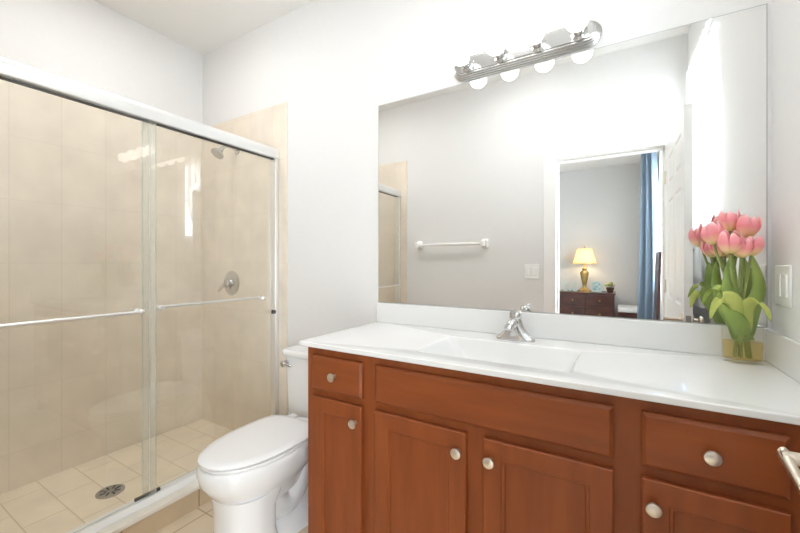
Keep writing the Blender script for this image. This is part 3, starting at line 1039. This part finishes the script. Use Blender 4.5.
def solid(o, t):
    md = o.modifiers.new('thickness', 'SOLIDIFY')
    md.thickness = t
    md.offset = 0
    return o


def petal_fn(base, frame, ang, length, width, open_, curl):
    ux, uy, uz = frame

    def fn(u, v):
        s = (u - 0.5) * 2
        wid = width * math.sin(PI * (0.10 + 0.845 * v)) ** 0.6
        wid = wid
        rad = 0.003 + open_ * math.sin(PI * (0.06 + 0.74 * v)) ** 0.8 + curl * max(0, v - 0.72) ** 1.5
        th = ang + s * wid / max(rad, 0.013) * 0.75
        r = rad * (1 + 0.05 * s * s)
        h = length * (v - 0.06 * s * s * v)
        return base + ux * (r * math.cos(th)) + uy * (r * math.sin(th)) + uz * h
    return fn


def leaf_fn(path, width, side, cup):
    n = len(path) - 1

    def fn(u, v):
        s = (u - 0.5) * 2
        t = v * n
        i = min(int(t), n - 1)
        p = path[i].lerp(path[i + 1], t - i)
        tan = (path[i + 1] - path[i]).normalized()
        sd_ = (side - tan * side.dot(tan)).normalized()
        nr = tan.cross(sd_)
        wv = width * (max(0.0, math.sin(PI * (0.06 + 0.94 * v) ** 0.85)) ** 0.75) + 0.0012
        return p + sd_ * (s * wv) + nr * (cup * (s * s) * wv)
    return fn


rndt = random.Random(5)
# head position (x, y, z of the flower's base), lean of the head, label, leaf spec
TUL = [
    ((0.261, 1.495, 1.273), (-0.16, -0.06), 'pink tulip leaning out furthest left in the vase'),
    ((0.310, 1.550, 1.316), (-0.05, 0.05), 'pink tulip standing tallest at the back of the bouquet'),
    ((0.346, 1.540, 1.291), (0.07, 0.03), 'pink tulip with the broad head at the upper right'),
    ((0.293, 1.465, 1.243), (-0.03, -0.12), 'pink tulip with pointed petals at the front centre of the bouquet'),
    ((0.325, 1.495, 1.231), (0.05, -0.10), 'peach tipped tulip hanging just right of the front centre bloom'),
    ((0.352, 1.515, 1.237), (0.12, 0.00), 'pink tulip drooping lowest at the right of the bouquet'),
    ((0.284, 1.530, 1.235), (-0.10, 0.00), 'peach pink tulip tucked in behind the leftmost bloom'),
]
LEAVES = [      # points along the midrib, half width, light green
    ([(0.338, 1.515, 0.978), (0.310, 1.490, 1.096), (0.277, 1.480, 1.132), (0.245, 1.470, 1.123), (0.227, 1.465, 1.082)], 0.012, False),
    ([(0.338, 1.515, 0.978), (0.301, 1.530, 1.061), (0.279, 1.540, 1.139), (0.274, 1.540, 1.213)], 0.024, False),
    ([(0.338, 1.515, 0.978), (0.360, 1.530, 1.058), (0.380, 1.540, 1.139), (0.358, 1.540, 1.238)], 0.028, False),
    ([(0.338, 1.515, 0.978), (0.315, 1.470, 1.077), (0.288, 1.450, 1.105), (0.254, 1.430, 1.093), (0.239, 1.425, 1.041)], 0.021, True),
    ([(0.338, 1.515, 0.978), (0.339, 1.480, 1.078), (0.352, 1.460, 1.095), (0.367, 1.450, 1.074), (0.379, 1.450, 1.043)], 0.018, True),
    ([(0.338, 1.515, 0.978), (0.314, 1.490, 1.060), (0.299, 1.485, 1.145), (0.303, 1.490, 1.237)], 0.032, False),
    ([(0.338, 1.515, 0.978), (0.320, 1.475, 1.023), (0.299, 1.460, 1.056), (0.278, 1.460, 1.079), (0.268, 1.470, 1.120)], 0.024, False),
]
for k, (hp, lean, lab) in enumerate(TUL):
    base = Vector(hp)
    foot_a = 2 * PI * k / 7
    foot = Vector((vcx + 0.020 * math.cos(foot_a), vcy + 0.013 * math.sin(foot_a), vz + 0.016))
    neck = Vector((vcx - 0.004 + 0.010 * math.cos(foot_a), vcy - 0.004 + 0.009 * math.sin(foot_a), vz + 0.115))
    tu = thing('tulip', lab, 'tulip', tuple(foot), 'tulips in the glass vase')
    uz = Vector((lean[0], lean[1], 1)).normalized()
    ux = uz.orthogonal().normalized()
    uy = uz.cross(ux)
    mid = neck.lerp(base, 0.55) + Vector((lean[0] * 0.05, lean[1] * 0.03, 0.02))
    pts = [foot, foot.lerp(neck, 0.5)] + bez(neck, neck + (neck - foot) * 0.5, base - uz * 0.09, base, 12)
    obj('stem', tube(bmesh.new(), pts, 0.0036, 10), M['stem'], tu)
    sc = (0.84, 0.78, 0.90, 0.84, 0.76, 0.76, 0.74)[k]
    a0 = rndt.uniform(0, 2 * PI)
    for j in range(6):
        inn = j % 2
        ang = a0 + j * PI / 3
        fn = petal_fn(base - uz * 0.004, (ux, uy, uz), ang, (0.082 - 0.004 * inn + rndt.uniform(-.004, .004)) * sc, (0.0265 - 0.004 * inn) * sc, (0.032 - 0.004 * inn) * sc, (0.0 if inn else 0.03) * sc)
        o = obj('petal', surf(fn, 8, 10), M['petal'], tu, angle=80)
        solid(o, 0.0012)
    rib, wd_, light = LEAVES[k]
    rib = [neck + Vector((0, 0, -0.02))] + [Vector(p) for p in rib]
    path = []
    for i in range(len(rib) - 1):
        p0, p1, p2, p3 = rib[max(i - 1, 0)], rib[i], rib[i + 1], rib[min(i + 2, len(rib) - 1)]
        for q in range(6):
            t = q / 6
            path.append(0.5 * (2 * p1 + (p2 - p0) * t + (2 * p0 - 5 * p1 + 4 * p2 - p3) * t * t + (3 * p1 - p0 - 3 * p2 + p3) * t ** 3))
    path.append(rib[-1])
    side = Vector((0.85, 0.45, 0.35)) if k in (0, 3) else (Vector((0.75, 0.45, -0.5)) if k == 4 else Vector((0.86, 0.5, 0)))
    side.normalize()
    fn = leaf_fn(path, wd_, side, 0.25)
    o = obj('leaf', surf(fn, 6, 22), M['green_light' if light else 'green'], tu, angle=80)
    solid(o, 0.0014)

# ------------------------------------------------------------------ bathroom window curtain tied in a knot
def curtain_fn(y0, y1, z1, z0, x, amp, folds, pinch=None, phase=0.0, ymid=None):
    def fn(u, v):
        z = z1 + (z0 - z1) * v
        sq = 1.0
        if pinch:
            zp, tight, spread = pinch
            sq = 1 - (1 - tight) * math.exp(-((z - zp) / spread) ** 2)
        cy_ = (y0 + y1) / 2 if ymid is None else ymid
        yy = cy_ + ((y0 + y1) / 2 - cy_) * sq + (u - 0.5) * (y1 - y0) * sq
        return (x + amp * (0.55 + 0.45 * v) * math.sin(2 * PI * folds * u + phase) , yy, z)
    return fn


sc_ = thing('sheer_curtain', 'white sheer window curtain tied in a knot at mid height', 'curtain', (0.395, 0.56, 2.40))
o = obj('sheer_panel', surf(curtain_fn(0.27, 0.87, 2.40, 0.98, 0.385, 0.014, 9, (1.31, 0.16, 0.30)), 108, 40), M['sheer'], sc_, angle=80)
bm = bmesh.new()
tube(bm, [(0.392, 0.26, 2.40), (0.392, 0.90, 2.40)], 0.008, 12)
obj('curtain_rod', bm, M['trim'], sc_)
bm = bmesh.new()
for (dy, dz) in ((0, 0),):
    lathe(bm, [(0.02, -0.035), (0.036, -0.02), (0.04, 0), (0.036, 0.02), (0.02, 0.035)], (0.378, 0.57, 1.31), 'Z', 20)
obj('knot', bm, M['cushion'], sc_)

# ------------------------------------------------------------------ bedroom furniture
ds = thing('dresser', 'dark red wood dresser with a table lamp on top', 'dresser', (-0.39, -3.32, 0))
obj('carcass', B(-0.77, -0.01, -3.55, -3.115, 0.05, 0.735), M['dark_wood'], ds, bevel=0.004)
obj('top', B(-0.785, 0.005, -3.56, -3.10, 0.735, 0.757), M['dark_wood'], ds, bevel=0.005)
for z0, z1 in ((0.55, 0.72), (0.33, 0.535), (0.09, 0.315)):
    for x0, x1 in ((-0.755, -0.395), (-0.385, -0.025)):
        bm = bmesh.new()
        box(bm, x0, x1, -3.116, -3.098, z0, z1)
        d_ = obj('drawer', bm, M['dark_wood'], ds, bevel=0.005)
        bm = bmesh.new()
        lathe(bm, [(0.006, 0), (0.006, 0.01), (0.013, 0.016), (0.008, 0.022)], ((x0 + x1) / 2, -3.098, (z0 + z1) / 2), 'Y', 16)
        obj('drawer_knob', bm, M['gold'], d_)
for x in (-0.74, -0.04):
    for y in (-3.52, -3.145):
        obj('foot', B(x - 0.025, x + 0.025, y - 0.025, y + 0.025, 0, 0.055), M['dark_wood'], ds, bevel=0.004)

lx, ly, lz = -0.424, -3.33, 0.757
tl = thing('table_lamp', 'gold urn table lamp with a glowing cream shade on the dresser', 'lamp', (lx, ly, lz))
bm = bmesh.new()
lathe(bm, [(0.095, 0), (0.095, 0.02), (0.075, 0.03), (0.05, 0.045), (0.03, 0.065), (0.024, 0.09), (0.032, 0.12), (0.048, 0.20), (0.060, 0.27), (0.062, 0.30), (0.045, 0.325), (0.024, 0.335), (0.034, 0.35), (0.034, 0.365), (0.015, 0.38), (0.011, 0.46)], (lx, ly, lz), 'Z', 32)
obj('lamp_base', bm, M['gold'], tl, angle=50)
bm = bmesh.new()
N_ = 72
rings = []
for t, r in ((0, 0.172), (0.04, 0.158), (0.10, 0.137), (0.16, 0.121), (0.22, 0.108), (0.245, 0.104)):
    rings.append([(lx + r * (1 + 0.012 * math.cos(24 * 2 * PI * k / N_)) * math.cos(2 * PI * k / N_), ly + r * (1 + 0.012 * math.cos(24 * 2 * PI * k / N_)) * math.sin(2 * PI * k / N_), lz + 0.435 + t) for k in range(N_)])
loft(bm, rings, True, False)
o = obj('lamp_shade', bm, M['shade'], tl, angle=80)
solid(o, 0.003)
bm = bmesh.new()
lathe(bm, [(0.012, 0.46), (0.03, 0.50), (0.036, 0.535), (0.026, 0.57), (0.006, 0.585)], (lx, ly, lz), 'Z', 20)
obj('lamp_bulb', bm, M['lampbulb'], tl)
bm = bmesh.new()
lathe(bm, [(0.005, 0.585), (0.005, 0.69), (0.014, 0.70), (0.006, 0.72)], (lx, ly, lz), 'Z', 16)
obj('finial', bm, M['gold'], tl)
bm = bmesh.new()
for a in (0, PI / 2):
    tube(bm, [(lx - 0.104 * math.cos(a), ly - 0.104 * math.sin(a), lz + 0.678), (lx + 0.104 * math.cos(a), ly + 0.104 * math.sin(a), lz + 0.678)], 0.0018, 6)
obj('shade_spider', bm, M['gold'], tl)


def letter(name, lab, strokes, x, z0, y):
    bm = bmesh.new()
    for (ax, az, bx_, bz) in strokes:
        tx, tz = bx_ - ax, bz - az
        L = math.hypot(tx, tz)
        nx_, nz_ = -tz / L * 0.010, tx / L * 0.010
        loft(bm, [[(x + ax + nx_, yy, z0 + az + nz_), (x + ax - nx_, yy, z0 + az - nz_), (x + bx_ - nx_, yy, z0 + bz - nz_), (x + bx_ + nx_, yy, z0 + bz + nz_)] for yy in (y, y + 0.02)])
    o_ = obj(name, bm, M['letter'])
    return tag(o_, lab, 'letter', 'letters on the dresser')


letter('wooden_letter', 'pale blue wooden letter Y at the end of the dresser', [(0, 0.0, 0, 0.09), (0, 0.085, -0.04, 0.155), (0, 0.085, 0.04, 0.155), (-0.03, 0.01, 0.03, 0.01)], -0.695, 0.757, -3.28)
letter('wooden_letter', 'pale blue wooden letter I nearest the lamp', [(0, 0.005, 0, 0.15), (-0.03, 0.01, 0.03, 0.01), (-0.03, 0.145, 0.03, 0.145)], -0.555, 0.757, -3.28)
bm = bmesh.new()
hp_ = []
for k in range(28):
    a = 2 * PI * k / 28
    hp_.append((16 * math.sin(a) ** 3, 13 * math.cos(a) - 5 * math.cos(2 * a) - 2 * math.cos(3 * a) - math.cos(4 * a)))
loft(bm, [[(-0.625 + 0.0019 * x, yy, 0.757 + 0.0019 * (z + 17.2)) for x, z in hp_] for yy in (-3.28, -3.26)])
tag(obj('wooden_heart', bm, M['letter']), 'small pale heart between the two wooden letters', 'ornament')

pf = thing('picture_frame', 'small pale frame with a teal print leaning beside the lamp', 'picture frame', (-0.255, -3.33, 0.757))
bm = bmesh.new()
x0, x1, z0, z1, f = -0.325, -0.185, 0.757, 0.925, 0.014
box(bm, x0, x0 + f, -3.34, -3.322, z0, z1)
box(bm, x1 - f, x1, -3.34, -3.322, z0, z1)
box(bm, x0 + f, x1 - f, -3.34, -3.322, z0, z0 + f)
box(bm, x0 + f, x1 - f, -3.34, -3.322, z1 - f, z1)
obj('frame', bm, M['frame'], pf)
obj('print', B(x0 + f, x1 - f, -3.338, -3.328, z0 + f, z1 - f), M['art'], pf)
obj('easel_back', B(-0.27, -0.24, -3.38, -3.341, 0.757, 0.85), M['frame'], pf)

fp_ = thing('flower_pot', 'small brown pot of pale flowers at the end of the dresser', 'flower pot', (-0.07, -3.30, 0.757))
bm = bmesh.new()
lathe(bm, [(0.035, 0), (0.045, 0.03), (0.055, 0.065), (0.055, 0.075), (0.045, 0.070)], (-0.07, -3.30, 0.757), 'Z', 24)
obj('pot', bm, M['pot'], fp_)
for k in range(11):
    a, r = k * 2.4, 0.018 + 0.0047 * k
    p = Vector((-0.07 + r * math.cos(a), -3.30 + r * math.sin(a) * 0.8, 0.757 + 0.145 - 0.004 * k))
    bm = bmesh.new()
    bmesh.ops.create_icosphere(bm, subdivisions=2, radius=0.02)
    for v_ in bm.verts:
        v_.co *= 1 + 0.18 * math.sin(9 * v_.co.x / 0.02 + 5 * v_.co.z / 0.02)
    bm.transform(Matrix.Translation(p))
    b_ = obj('blossom', bm, M['bloom_pale'] if k % 3 else M['green'], fp_)
    obj('flower_stem', tube(bmesh.new(), [(-0.07, -3.30, 0.82), tuple(p)], 0.002, 6), M['stem'], b_)

be = thing('bench', 'low dark wood bench with a white cushion next to the dresser', 'bench', (0.13, -3.1, 0))
obj('bench_frame', B(0.025, 0.36, -3.45, -2.92, 0.40, 0.50), M['dark_wood'], be, bevel=0.006)
obj('cushion', B(0.03, 0.355, -3.44, -2.93, 0.50, 0.565), M['cushion'], be, bevel=0.02, seg=3)
for x in (0.05, 0.335):
    for y in (-3.42, -2.95):
        obj('leg', B(x - 0.02, x + 0.02, y - 0.02, y + 0.02, 0, 0.40), M['dark_wood'], be, bevel=0.003)

# blue curtain gathered at the far end of the bedroom window
cu = thing('blue_curtain', 'long blue curtain gathered at the side of the bedroom window', 'curtain', (0.36, -2.35, 2.66))


def blue_fn(u, v):
    z = 2.64 - 2.60 * v
    flare = 0.75 + 0.55 * v
    a = Vector((0.275, -2.42))
    b = Vector((0.435, -2.22))
    c_ = (a + b) / 2
    d_ = (b - a)
    nrm = Vector((-d_.y, d_.x)).normalized()
    p = c_ + d_ * (u - 0.5) * flare + nrm * (0.045 * math.sin(2 * PI * 2.6 * u + 0.8 * math.sin(2.2 * v)) * (0.7 + 0.3 * v))
    return (p.x + 0.012 * math.sin(3 * v), p.y, z)


o = obj('curtain_panel', surf(blue_fn, 72, 30), M['blue'], cu, angle=80)
solid(o, 0.003)
bm = bmesh.new()
tube(bm, [(0.40, -2.50, 2.66), (0.40, -1.05, 2.66)], 0.012, 14)
rod = thing('curtain_rod', 'gold curtain rod above the bedroom window', 'curtain rod', (0.40, -1.78, 2.66))
obj('rod_pole', bm, M['gold'], rod)
for y in (-2.48, -1.10):
    obj('rod_bracket', B(0.395, 0.558, y - 0.01, y + 0.01, 2.64, 2.66), M['gold'], rod)
sc2 = thing('sheer_curtain', 'white sheer curtain hanging beside the long blue curtain', 'curtain', (0.45, -1.65, 2.63))
o = obj('sheer_panel', surf(curtain_fn(-2.06, -1.12, 2.63, 0.05, 0.455, 0.022, 11), 132, 20), M['sheer'], sc2, angle=80)

ch = thing('wooden_chair', 'dark wooden chair with a tall slanted back near the bedroom window', 'chair', (0.30, -1.68, 0))
obj('seat', B(0.06, 0.40, -1.90, -1.48, 0.42, 0.46), M['dark_wood'], ch, bevel=0.01)
bm = bmesh.new()
loft(bm, [[(0.365, y0, 0.46), (0.395, y0, 0.46), (0.395, y1, 0.46), (0.365, y1, 0.46)] if z == 0 else [(0.395, y0 + .02, 1.33), (0.415, y0 + .02, 1.33), (0.415, y1 - .02, 1.33), (0.395, y1 - .02, 1.33)] for z, y0, y1 in ((0, -1.90, -1.48), (1, -1.90, -1.48))])
obj('backrest', bm, M['dark_wood'], ch, bevel=0.006)
for x in (0.085, 0.375):
    for y in (-1.875, -1.505):
        obj('leg', B(x - 0.018, x + 0.018, y - 0.018, y + 0.018, 0, 0.42), M['dark_wood'], ch, bevel=0.003)
